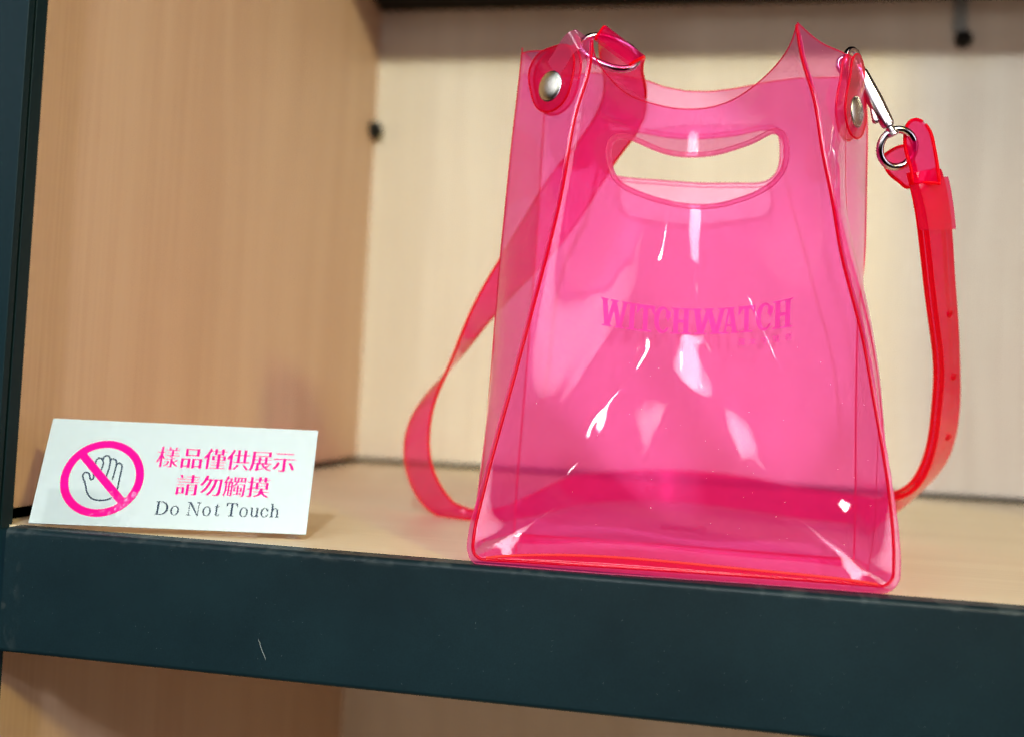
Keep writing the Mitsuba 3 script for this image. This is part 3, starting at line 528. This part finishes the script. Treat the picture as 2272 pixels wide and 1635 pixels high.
# gussets: front seam - crease - back seam, and the back sheet
YBK = .090
def back_line(B, ztop, zbot=.002):
    z = np.linspace(zbot, ztop, 60)
    return z, np.interp(z, B[::-1, 2], B[::-1, 0])
def smooth_line(c, zs):
    o = np.argsort(c[:, 2])
    x = np.interp(zs, c[o, 2], c[o, 0])
    k = np.exp(-.5 * (np.arange(-6, 7) / 2.5) ** 2); k /= k.sum()
    return np.convolve(np.pad(x, 6, mode='edge'), k, 'valid')
tt = np.linspace(0, 1, 70)
def gusset(seam_c, M, B, ztops, bow, sgn):
    s = seam_c[::-1]
    s = np.stack([np.interp(tt, np.linspace(0, 1, len(s)), s[:, k]) for k in range(3)], 1)
    zf = s[:, 2]
    zm = .0035 + (ztops[0] - .0035) * tt
    zb = .002 + (ztops[1] - .002) * tt
    m = np.stack([smooth_line(M, zm), .042 + .004 * np.sin(np.pi * tt), zm], 1)
    # the crease runs into the back corner at the floor
    low = np.clip(1 - zm / .035, 0, 1) ** 2
    m[:, 0] -= sgn * .004 * low
    b = np.stack([smooth_line(B, zb), YBK + 0 * tt, zb], 1)
    cols = []
    for a in np.linspace(0, 1, 15):
        q = s * (1 - a) + m * a
        q = q + sgn * np.array([1, 0, 0]) * (bow * np.sin(np.pi * a) * np.sin(np.pi * np.clip(tt * .9 + .1, 0, 1)))[:, None]
        q[:, 2] -= (.0035 * np.sin(np.pi * a) + .0030 * a ** 7) * tt ** 8
        cols.append(q)
    for a in np.linspace(0, 1, 13)[1:]:
        q = m * (1 - a) + b * a
        q[:, 2] -= .0030 * (1 - a) ** 5 * tt ** 8
        q = q + sgn * np.array([1, 0, 0]) * (bow * .5 * np.sin(np.pi * a) * np.sin(np.pi * tt))[:, None]
        cols.append(q)
    return np.stack(cols, 1), s, m, b
GL, sl, ml, bl = gusset(lseam, LM, LB, (.2640, .2640), .0035, -1)
GR, sr, mr, br = gusset(rseam, RM, RB, (.2600, .2640), .0030, 1)
put(f'{bag}__side_gusset', grid(GL), 'pvc', smooth=True)
put(f'{bag}__side_gusset', grid(GR), 'pvc', smooth=True)
labels[f'{bag}__side_gusset'] = {'label': 'left folded side of the bag'}
labels[f'{bag}__side_gusset_001'] = {'label': 'right folded side of the bag'}
for G in (GL, GR):
    put(f'{bag}__edge_line', tube(G[-1], .00038, 6), 'pvc_edge', smooth=True)
put(f'{bag}__crease_line', tube(ml, .00042, 6), 'pvc_fold', smooth=True)
put(f'{bag}__crease_line', tube(mr, .00022, 6), 'pvc_fold', smooth=True)
put(f'{bag}__seam', tube(bl, .0005, 6), 'pvc_edge', smooth=True)
put(f'{bag}__seam', tube(br, .0005, 6), 'pvc_edge', smooth=True)

bsc = np.vstack([bl[-1:] * [1, 0, 1] + [0, YBK, 0], BSC, br[-1:]])
bscp = np.stack([np.linspace(bl[-1, 0], br[-1, 0], 60), YBK + np.zeros(60), np.interp(np.linspace(bl[-1, 0], br[-1, 0], 60), bsc[:, 0], bsc[:, 2])], 1)
bh = resample(BHOLE, 120, True)
back_poly = Polygon(np.vstack([bl[:, [0, 2]], bscp[1:-1, [0, 2]], br[::-1][:, [0, 2]]])).buffer(0).difference(Polygon(bh[:, [0, 2]]))
def y_back(x, z):
    s = np.clip(1 - ((x - .006) / .092) ** 2, 0, 1) * np.sin(np.pi * np.clip(z / .262, 0, 1))
    return YBK + .0040 * s + .0008 * np.sin(x * 70 + z * 35) * s
v2, f2 = sheet2d(back_poly, .0030)
put(f'{bag}__back_panel', trimesh.Trimesh(np.stack([v2[:, 0], y_back(v2[:, 0], v2[:, 1]), v2[:, 1]], 1), f2, process=False), 'pvc', smooth=True)
on_back = lambda c: np.stack([c[:, 0], y_back(c[:, 0], c[:, -1]), c[:, -1]], 1)
put(f'{bag}__edge_line', tube(on_back(bscp), .00036, 6), 'pvc_edge', smooth=True)
put(f'{bag}__handle_rim', tube(on_back(bh), .00055, 8, True), 'pvc_rim', smooth=True)
rb2 = polyline(np.array(Polygon(bh[:, [0, 2]]).buffer(.0021).exterior.coords)[:-1], .002, True)
put(f'{bag}__handle_rim', tube(on_back(rb2), .0004, 6, True), 'pvc_rim', smooth=True)

# base sheet, domed a little, with the weld line behind
u = np.linspace(0, 1, 50)
fb = on_front(np.stack([np.linspace(lseam[-1, 0], rseam[-1, 0], 50), np.linspace(lseam[-1, 2], rseam[-1, 2], 50)], 1))
bb = np.stack([np.linspace(bl[0, 0], br[0, 0], 50), YBK + 0 * u, .002 + 0 * u], 1)
rows = []
for a in np.linspace(0, 1, 28):
    q = fb * (1 - a) + bb * a
    q[:, 2] = .0016 + .0016 * (1 - a) ** 4 + .0045 * np.sin(np.pi * u) ** .7 * np.sin(np.pi * a) ** .8 * (1 + .3 * np.sin(7 * u))
    rows.append(q)
BASE = np.array(rows)
put(f'{bag}__base', grid(BASE), 'pvc_thick', smooth=True)
put(f'{bag}__seam', tube(BASE[-1] + [0, 0, .0004], .0005, 6), 'pvc_edge', smooth=True)

# printed lettering
ST = .30
def serifs(*spans):
    return [box(a, y, b, y + .055) for a, b, y in spans]
def leg(p, q, w0):
    (x0, y0), (x1, y1) = p, q
    return Polygon([(x0 - w0 / 2, y0), (x0 + w0 / 2, y0), (x1 + w0 / 2, y1), (x1 - w0 / 2, y1)])
def drops(x0, x1):
    return [Polygon([(x0, 1), (x0, .66), (x0 + .05, .66), (x0 + .2, .84), (x0 + .2, 1)]), Polygon([(x1, 1), (x1, .66), (x1 - .05, .66), (x1 - .2, .84), (x1 - .2, 1)])]
BIG = {
    'W': [leg((.13, 1), (.25, 0), .17), leg((.50, 1), (.27, 0), .14), leg((.48, 1), (.70, 0), .17), leg((.89, 1), (.72, 0), .13), *serifs((0, .27, .945), (.35, .63, .945), (.76, 1, .945), (.08, .42, 0), (.54, .86, 0))],
    'I': [box(.29, 0, .71, 1), *serifs((0, 1, .945), (0, 1, 0))],
    'T': [box(.36, 0, .62, 1), box(.04, .87, .96, 1), *drops(.02, .98), *serifs((.16, .84, 0))],
    'C': [affinity.scale(Point(.5, .5).buffer(1, quad_segs=24), .5, .52).difference(affinity.scale(Point(.57, .5).buffer(1, quad_segs=24), .27, .41)).difference(box(.66, .22, 1.2, .68)),
          Polygon([(.70, .9), (1.0, .84), (1.0, .62), (.93, .57), (.85, .42), (.78, .57), (.66, .62), (.72, .72)])],
    'H': [box(.13, 0, .37, 1), box(.63, 0, .87, 1), box(.3, .43, .7, .55), *serifs((0, .47, .945), (.53, 1, .945), (0, .47, 0), (.53, 1, 0))],
    'A': [leg((.46, 1), (.22, 0), .12), leg((.53, 1), (.77, 0), .25), box(.28, .27, .75, .35), *serifs((.22, .74, .945), (.04, .44, 0), (.56, 1, 0))]}
TX = np.array([[-37.8, 34.6, 132.0], [-14.3, 49.1, 130.2], [11.1, 52.4, 129.6], [33.3, 45.9, 131.0], [55.2, 30.5, 134.2], [-36.8, 33.2, 117.7], [-13.6, 45.9, 116.4], [11.6, 48.6, 115.9], [33.6, 43.0, 117.7], [55.6, 29.7, 120.0]]) / 1000
ptop = np.polyfit(TX[:5, 0], TX[:5, 2], 3)
pbot = np.polyfit(TX[5:, 0], TX[5:, 2], 3)
px2x = np.polyfit([1335, 1440, 1550, 1650, 1758], TX[:5, 0], 3)
word = []
SPANS = [('W', 1334.5, 1395), ('I', 1391, 1417), ('T', 1413, 1455), ('C', 1453, 1489), ('H', 1490, 1535), ('W', 1537, 1612), ('A', 1600, 1641), ('T', 1638, 1677), ('C', 1678, 1715), ('H', 1715, 1760)]
for ch, a, b in SPANS:
    g = unary_union([q.buffer(0) for q in BIG[ch]])
    v2, f2 = earcut(g, .12)
    x = np.polyval(px2x, a) + v2[:, 0] * (np.polyval(px2x, b) - np.polyval(px2x, a))
    z = np.polyval(pbot, x) + v2[:, 1] * (np.polyval(ptop, x) - np.polyval(pbot, x))
    put(f'{bag}__lettering', trimesh.Trimesh(on_front(np.stack([x, z], 1), .0003), f2, process=False), 'ink_pink', smooth=True)
SB2 = np.array([[31.0, 42.6, 110.5], [43.7, 36.9, 111.5], [55.6, 29.1, 113.6], [55.5, 29.6, 117.4]]) / 1000
for k, ch in enumerate('魔女守護者'):
    v2, f2 = earcut(affinity.scale(affinity.translate(glyph('s' + ch), 0, 120), 1 / 960, 1 / 930, origin=(0, 0)), .3)
    x0 = SB2[0, 0] + (SB2[2, 0] - SB2[0, 0] - .0034) * k / 4
    zb = np.interp(x0, SB2[[0, 1, 2], 0], SB2[[0, 1, 2], 2])
    put(f'{bag}__lettering', trimesh.Trimesh(on_front(np.stack([x0 + .0034 * v2[:, 0], zb + .0036 * v2[:, 1] + .0004 * v2[:, 0]], 1), .0003), f2, process=False), 'ink_pink', smooth=True)
# faint copyright line on the outside of the back sheet, read mirror-wise from the front
import meshkit
mini = meshkit.text_mesh('K.S/S.WW.M', .0023, .0001, bold=True)
mv = np.array(mini.vertices)
mv[:, 0] = .0155 - mv[:, 0]
cc = ell(0, .0011, .0024, .0024, .00034, .00034).union(ell(0, .0011, .0013, .0013, .00034, .00034).difference(box(-.003, .0003, -.0005, .0019)))
cv, cf = earcut(cc)
cv = cv + [.0186, 0]
low = lambda q: np.stack([q[:, 0], y_back(q[:, 0], .0105 + q[:, 1]) + .0003, .0105 + q[:, 1]], 1)
put(f'{bag}__lettering', trimesh.util.concatenate([trimesh.Trimesh(low(mv), mini.faces[:, ::-1], process=False), trimesh.Trimesh(low(cv), cf, process=False)]), 'ink_faint')
labels[f'{bag}__lettering_015'] = {'label': 'faint mirrored copyright line low on the back'}

# a few flecks of dust caught on the front
rng = np.random.default_rng(21)
fl = []
while len(fl) < 46:
    q = np.array([[rng.uniform(-.08, .09), rng.uniform(.02, .11) ** 1.0]])
    if panel.contains(Point(q[0]).buffer(.004)):
        s = trimesh.creation.icosphere(1, rng.choice([.00012, .00016, .00022], p=[.6, .3, .1]))
        s.apply_translation(on_front(q, .0002)[0])
        fl.append(s)
put(f'{bag}__dust_fleck', trimesh.util.concatenate(fl), 'card_edge')
labels[f'{bag}__dust_fleck'] = {'label': 'tiny pale dust flecks on the front', 'kind': 'stuff'}

# ------------------------------------------------------------------ tabs, rivets, rings and hook
def slab_on(poly_mm, o, e1, e2, t0, t1, rounded=.0):
    """A flat piece given in millimetres on the plane (o, e1, e2), from t0 to t1 along its normal: (faces, rim)."""
    n = np.cross(e1, e2)
    pts = polyline(np.array(poly_mm.exterior.coords)[:-1], .6, True)
    v, f = sheet2d(Polygon(pts), 1.2)
    P = lambda q, t: o + q[:, :1] * .001 * e1 + q[:, 1:2] * .001 * e2 + t * n
    faces = trimesh.util.concatenate([trimesh.Trimesh(P(v, t1), f, process=False), trimesh.Trimesh(P(v, t0), f[:, ::-1], process=False)])
    tm = (t0 + t1) / 2
    rim = tube(P(pts, tm), abs(t1 - t0) / 2, 8, True)
    return faces, rim

def unit(a):
    a = np.asarray(a, float)
    return a / np.linalg.norm(a)

def dome(o, n, r, h, edge):
    prof = [(0, h), (r * .3, h * .95), (r * .6, h * .78), (r * .85, h * .45), (r * .97, h * .15), (r, 0), (r * .98, -edge), (0, -edge)]
    m = trimesh.creation.revolve(np.array(prof)[::-1], sections=40)
    m.apply_transform(trimesh.geometry.align_vectors([0, 0, 1], n))
    m.apply_translation(o)
    return m

def smooth_poly(p, n=70):
    return Polygon(resample(p, n, True)).buffer(0)

def tab(o, e1, e2, drop, neck, lab, ring_c, ring_axis):
    n = np.cross(e1, e2)
    f, r = slab_on(drop, o, e1, e2, .0018, .0030)
    k = put(f'{bag}__tab', f, 'pvc_tab', smooth=30)
    put(f'{k}__rim', r, 'pvc_seam', smooth=True)
    labels[k] = {'label': lab}
    f, r = slab_on(drop.buffer(.5), o, e1, e2, -.0028, -.0016)
    k2 = put(f'{bag}__tab', f, 'pvc_tab', smooth=30)
    put(f'{k2}__rim', r, 'pvc_edge', smooth=True)
    if neck is not None:
        c, half = neck
        c = resample(np.array(c), 40)
        Pn = o + c[:, :1] * .001 * e1 + c[:, 1:2] * .001 * e2 + c[:, 2:] * .001 * n
        d = np.gradient(Pn, axis=0)
        side = np.cross(d, n); side /= np.linalg.norm(side, axis=1, keepdims=True)
        put(f'{bag}__tab', grid(np.stack([Pn + side * half * s for s in np.linspace(-1, 1, 7)], 1)), 'pvc_rim', smooth=True)
    put(f'{bag}__rivet', dome(o + n * .0034, n, .0072, .0013, .0008), 'nickel', smooth=35)
    put(f'{bag}__rivet_base', dome(o + n * .0031, n, .0078, .0004, .0006), 'chrome', smooth=35)

# left: lies on the front half of the left gusset
e1 = unit([.0370, -.0257, .004]); e2 = unit([-.004, -.002, 1.0]); e2 = unit(e2 - e1 * (e1 @ e2))
OL = np.array([-.0665, .0275, .2375])
dropL = smooth_poly([(-14.5, 13), (-14.2, 3), (-8.5, -9.5), (0, -12.8), (9, -9.5), (14.2, 0), (15.6, 10), (12.5, 17), (2, 20), (-9, 19)])
tab(OL, e1, e2, dropL, ([(2, 8, 3.0), (8, 12, 3.8), (13, 15.5, 4.6), (17.5, 18, 4.0), (19.5, 19, 1.0), (17, 17, -1.5), (8, 10, -3.0)], .0062), 'teardrop tab with a silver rivet, left', None, None)
# right: seen nearly edge-on
e1r = unit([.0385, .060, 0]); e2r = unit([.010, -.004, 1.0]); e2r = unit(e2r - e1r * (e1r @ e2r))
ORR = np.array([.0815, .0445, .2295])
dropR = smooth_poly([(-11, 8), (-12.5, 0), (-9, -9), (0, -12.8), (9, -9), (12.5, 0), (11, 8), (8.5, 16), (7, 24), (0, 29), (-7, 24), (-8.5, 16)])
tab(ORR, e1r, e2r, dropR, None, 'teardrop tab with a silver rivet, right', None, None)

def ellipse(c, a, b, n=72, p=2.0):
    th = np.linspace(0, 2 * np.pi, n + 1)[:-1]
    ct, st = np.cos(th), np.sin(th)
    return np.asarray(c) + np.outer(np.sign(ct) * np.abs(ct) ** (2 / p), a) + np.outer(np.sign(st) * np.abs(st) ** (2 / p), b)
put(f'{bag}__ring', tube(ellipse([-.0402, .041, .2605], np.array([.0137, .002, -.0050]), np.array([.0032, .004, .0076]), p=2.3), .0019, 12, True), 'chrome', smooth=True)
labels[f'{bag}__ring'] = {'label': 'silver ring at the top left holding the folded strap end'}
put(f'{bag}__ring', tube(ellipse([.0825, .0500, .2545], [.0048, .0058, .0006], [-.0005, -.001, .0088]), .0015, 12, True), 'chrome', smooth=True)
labels[f'{bag}__ring_001'] = {'label': 'silver ring at the top right corner'}

HK = np.array([[85.2, 52.0, 255.8], [87.3, 52.0, 251.8], [93.9, 52.0, 238.6], [100.4, 52.0, 226.6], [102.2, 52.0, 222.9], [104.0, 52.0, 219.7]]) / 1000
import manifold3d as m3
def blob(p, r):
    return m3.Manifold.sphere(r, 20).translate([float(x) for x in p])
def hull(*items):
    return m3.Manifold.batch_hull([blob(p, r) for p, r in items])
hd = unit(HK[4] - HK[0]); hs = unit(np.cross(hd, [0, 1, 0]))
hkbody = m3.Manifold.batch_boolean([
    hull((HK[0] - hs * .0008, .0022), (HK[0] + hs * .0008, .0022), (HK[1], .0026)),
    hull((HK[1] - hs * .0008, .0025), (HK[1] + hs * .0008, .0025), (HK[2] - hs * .0011, .0029), (HK[2] + hs * .0011, .0029)),
    hull((HK[2] - hs * .0011, .0029), (HK[2] + hs * .0011, .0029), (HK[3] - hs * .0008, .0025), (HK[3] + hs * .0008, .0025))], m3.OpType.Add)
hook = put(f'{bag}__swivel_hook', hkbody, 'chrome', smooth=40)
labels[hook] = {'label': 'long silver snap hook between the right ring and the strap'}
cw = [HK[0] + hd * .001, HK[0] - hd * .003 + [0, .001, 0], HK[0] - hd * .0060 - hs * .0015, HK[0] - hd * .0075 - hs * .0045, HK[0] - hd * .0060 - hs * .0078, HK[0] - hd * .002 - hs * .0085, HK[0] + hd * .003 - hs * .0070]
put(f'{hook}__claw', tube(resample(cw, 30), .0013, 10), 'chrome', smooth=True)
for t, r, l in ((.0, .0027, .0022), (.0030, .0021, .0022), (.0056, .0029, .0014)):
    c = trimesh.creation.cylinder(r, l, sections=24)
    c.apply_transform(trimesh.geometry.align_vectors([0, 0, 1], hd)); c.apply_translation(HK[3] + hd * (.0008 + t))
    put(f'{hook}__collar', c, 'chrome', smooth=40)
lv = hull((HK[2] - hs * .003 + hd * .004, .0012), (HK[2] - hs * .0042 + hd * .010, .0016))
put(f'{hook}__thumb_lever', lv, 'chrome', smooth=40)
OC = np.array([.1066, .0565, .2150])
put(f'{hook}__eye_ring', tube(ellipse(OC, [.0086, .0032, -.0014], [.0020, -.002, .0088]), .0019, 12, True), 'chrome', smooth=True)

# ------------------------------------------------------------------ the strap: one long band, 2 mm thick
SA, SB = np.array([[-46.8, 23.5, 257.9], [-45.4, 26.0, 263.5], [-42.8, 30.0, 269.0], [-44.1, 48.0, 275.6], [-48.6, 72.0, 275.5], [-47.1, 92.0, 267.5], [-46.1, 102.0, 257.9], [-54.4, 107.0, 241.3], [-73.0, 112.0, 218.8], [-84.4, 117.0, 203.5], [-108.5, 125.0, 163.5], [-125.7, 128.0, 131.7], [-139.4, 134.0, 96.8], [-150.1, 142.0, 74.2], [-154.9, 150.0, 51.2], [-153.6, 155.0, 32.3], [-141.9, 157.0, 12.7], [-123.2, 155.0, 2.9], [-96.6, 168.3, 12.1], [-63.6, 286.6, 23.9], [-8.3, 347.4, 26.6], [54.4, 324.9, 27.3], [104.3, 287.5, 23.3], [132.9, 268.6, 21.9], [133.6, 185.0, 27.2], [145.0, 170.0, 31.9], [153.6, 150.0, 61.9], [151.5, 135.0, 82.6], [148.6, 120.0, 102.6], [138.0, 95.0, 132.9], [130.1, 78.0, 155.7], [124.3, 66.0, 174.5], [119.8, 60.0, 190.5], [113.6, 56.0, 205.7]]) / 1000, np.array([[-30.4, 23.5, 245.8], [-27.1, 26.0, 249.9], [-22.5, 30.0, 253.6], [-23.0, 46.0, 258.2], [-24.3, 66.0, 257.9], [-22.6, 88.0, 255.5], [-23.3, 100.0, 246.3], [-28.2, 106.0, 236.2], [-40.8, 112.0, 220.9], [-57.0, 116.0, 192.9], [-91.0, 130.0, 153.5], [-114.7, 144.0, 130.8], [-143.5, 155.0, 96.4], [-169.3, 160.0, 64.4], [-174.7, 165.0, 40.7], [-172.4, 168.0, 24.4], [-156.7, 165.0, 2.4], [-122.9, 148.0, -1.5], [-95.7, 166.3, 1.2], [-62.3, 284.6, 1.2], [-7.2, 345.4, 1.2], [55.4, 322.9, 1.2], [104.9, 285.5, 1.2], [133.3, 266.6, 1.2], [138.6, 200.0, 13.4], [156.6, 190.0, 34.0], [167.3, 167.0, 62.0], [166.3, 152.0, 83.3], [161.7, 137.0, 103.8], [152.5, 112.0, 135.0], [144.9, 94.0, 158.4], [139.3, 80.0, 177.4], [133.3, 70.0, 197.7], [127.4, 62.0, 208.0]]) / 1000
mid = (SA + SB) / 2
tpar = np.concatenate([[0], np.cumsum(np.linalg.norm(np.diff(mid, axis=0), axis=1))])
ts = np.linspace(0, tpar[-1], 420)
def along(c):
    q = CubicSpline(tpar, c)(ts)
    k = np.exp(-.5 * (np.arange(-9, 10) / 3.0) ** 2); k /= k.sum()
    return np.stack([np.convolve(np.pad(q[:, j], 9, mode='edge'), k, 'valid') for j in range(3)], 1)
A, B = along(SA), along(SB)
w = B - A
tg = np.gradient((A + B) / 2, axis=0)
nn = np.cross(tg, w); nn /= np.linalg.norm(nn, axis=1, keepdims=True)
lift = .00035 - np.minimum(np.minimum(A[:, 2], B[:, 2]), 0)          # nothing sinks into the shelf
A[:, 2] += np.maximum(lift - .00035, 0) + .0004; B[:, 2] += np.maximum(lift - .00035, 0) + .0004
TK = np.where(ts > tpar[21], .0016, .0011) 
TK = np.convolve(np.pad(TK, 20, mode='edge'), np.ones(41) / 41, 'valid')[:, None]
strap = f'{bag}__strap'
cols = np.linspace(0, 1, 9)
face1 = np.stack([A + w * c + nn * TK for c in cols], 1)
face2 = np.stack([A + w * c - nn * TK for c in cols], 1)
put(strap, trimesh.util.concatenate([grid(face1), grid(face2[:, ::-1])]), 'strap_face', smooth=40)
labels[strap] = {'label': 'long pink see-through strap looping behind the bag'}
for E, s in ((A, -1), (B, 1)):
    wd = w / np.linalg.norm(w, axis=1, keepdims=True) * s
    prof = np.stack([E + nn * TK, E + nn * TK * .7 + wd * .0004, E - nn * TK * .7 + wd * .0004, E - nn * TK], 1)
    put(f'{strap}__edge', grid(prof if s > 0 else prof[:, ::-1]), 'strap_edge', smooth=True)
    ne = int(np.searchsorted(ts, tpar[17]))
    put(f'{strap}__edge', tube(E[:ne] + wd[:ne] * .0003, .0008, 8), 'strap_edge', smooth=True)
# the buckled length at the right is doubled
i0 = int(np.searchsorted(ts, tpar[24])); sl2 = slice(i0, len(ts))
back = -np.sign(np.einsum('ij,ij->i', nn, EYE - A))[:, None] * nn
A2, B2 = A[sl2] + back[sl2] * .0036, B[sl2] + back[sl2] * .0036
A2[0] += back[i0] * 0
put(f'{strap}__under_layer', trimesh.util.concatenate([grid(np.stack([A2 + (B2 - A2) * c + nn[sl2] * .0012 for c in cols], 1)), grid(np.stack([A2 + (B2 - A2) * c - nn[sl2] * .0012 for c in cols], 1)[:, ::-1])]), 'strap_face', smooth=40)
for E in (A2, B2):
    put(f'{strap}__edge', tube(E, .0013, 8), 'strap_edge', smooth=True)
# tail flap, keeper and punch holes
tailp = resample(np.array([[102.0, 68.0, 212.7], [103.3, 68.0, 208.2], [106.3, 68.0, 204.0], [111.4, 68.0, 200.2], [115.0, 68.0, 197.9], [118.4, 68.0, 201.7], [116.9, 68.0, 213.5], [113.8, 68.0, 219.4], [109.4, 68.0, 218.7], [105.5, 68.0, 216.5]]) / 1000, 60, True)
to = tailp.mean(0); te1 = unit([.92, .12, 0]); te2 = np.array([0, 0, 1.0])
tl2 = Polygon(np.stack([(tailp - to) @ te1, (tailp - to) @ te2], 1) * 1000).buffer(0)
f, r = slab_on(tl2, to, te1, te2, -.0009, .0009)
k = put(f'{strap}__tail_flap', f, 'strap_face', smooth=30)
tp_ = resample(np.array([[110.4, 57.5, 222.0], [111.1, 57.5, 226.6], [113.0, 57.5, 229.4], [115.8, 57.5, 230.1], [119.3, 57.5, 228.2], [122.2, 57.5, 224.1], [124.4, 57.5, 216.5], [126.5, 57.5, 205.7], [128.2, 57.5, 197.0], [129.6, 57.5, 189.0], [123.3, 57.5, 185.0], [117.2, 57.5, 187.6], [115.2, 57.5, 195.7], [113.8, 57.5, 205.6], [111.1, 57.5, 214.1]]) / 1000, 60, True)
po = tp_.mean(0)
f2_, r2_ = slab_on(Polygon(np.stack([(tp_ - po) @ te1, (tp_ - po) @ te2], 1) * 1000).buffer(0).intersection(box(-50, (np.array([[110.4, 57.5, 222.0], [111.1, 57.5, 226.6], [113.0, 57.5, 229.4], [115.8, 57.5, 230.1], [119.3, 57.5, 228.2], [122.2, 57.5, 224.1], [124.4, 57.5, 216.5], [126.5, 57.5, 205.7], [128.2, 57.5, 197.0], [129.6, 57.5, 189.0], [123.3, 57.5, 185.0], [117.2, 57.5, 187.6], [115.2, 57.5, 195.7], [113.8, 57.5, 205.6], [111.1, 57.5, 214.1]])[8][2] - 1000 * po[2]), 50, 50)), po, te1, te2, -.0008, .0008)
upper = tp_[np.argsort(np.arctan2(tp_[:, 0] - po[0], -(tp_[:, 2] - po[2])))]
upper = upper[upper[:, 2] > po[2] - .010]
r2_ = tube(upper, .0009, 8)
put(f'{strap}__tip', f2_, 'strap_face', smooth=30)
put(f'{strap}__edge', r2_, 'strap_edge', smooth=True)
put(f'{strap}__edge', r, 'strap_edge', smooth=True)
KP = np.array([[118.3, 66.0, 190.5], [132.9, 66.0, 195.8], [134.8, 66.0, 183.7], [120.9, 66.0, 177.9]]) / 1000
i_k = int(np.argmin(np.linalg.norm((A + B) / 2 - KP.mean(0), axis=1)))
span = range(max(i_k - 5, 0), min(i_k + 6, len(A)))
loop = []
for i in span:
    e = w[i] / np.linalg.norm(w[i])
    a, b, n_, th = A[i] - e * .0018, B[i] + e * .0018, nn[i], TK[i] * 1.0 + .0011
    loop.append([a + n_ * th, a * .5 + b * .5 + n_ * th * 1.05, b + n_ * th, b + e * .0006, b - n_ * th, a * .5 + b * .5 - n_ * th * 1.05, a - n_ * th, a - e * .0006, a + n_ * th])
put(f'{strap}__keeper', grid(np.array(loop)), 'pvc_thick', smooth=40)
labels[f'{strap}__keeper'] = {'label': 'square pink keeper sleeve on the strap'}
for d in np.array([[145.1, 104.0, 138.0], [155.8, 132.0, 107.2], [161.7, 158.0, 74.2]]) / 1000:
    i = int(np.argmin(np.linalg.norm((A + B) / 2 - d, axis=1)))
    s = nn[i] if nn[i] @ (EYE - A[i]) > 0 else -nn[i]
    c = trimesh.creation.annulus(.0011, .0021, .0010, sections=28)
    c.apply_transform(trimesh.geometry.align_vectors([0, 0, 1], s)); c.apply_translation(A[i] + w[i] * .55 + s * (TK[i] + .0003))
    put(f'{strap}__punch_hole', c, 'hole_red', smooth=30)
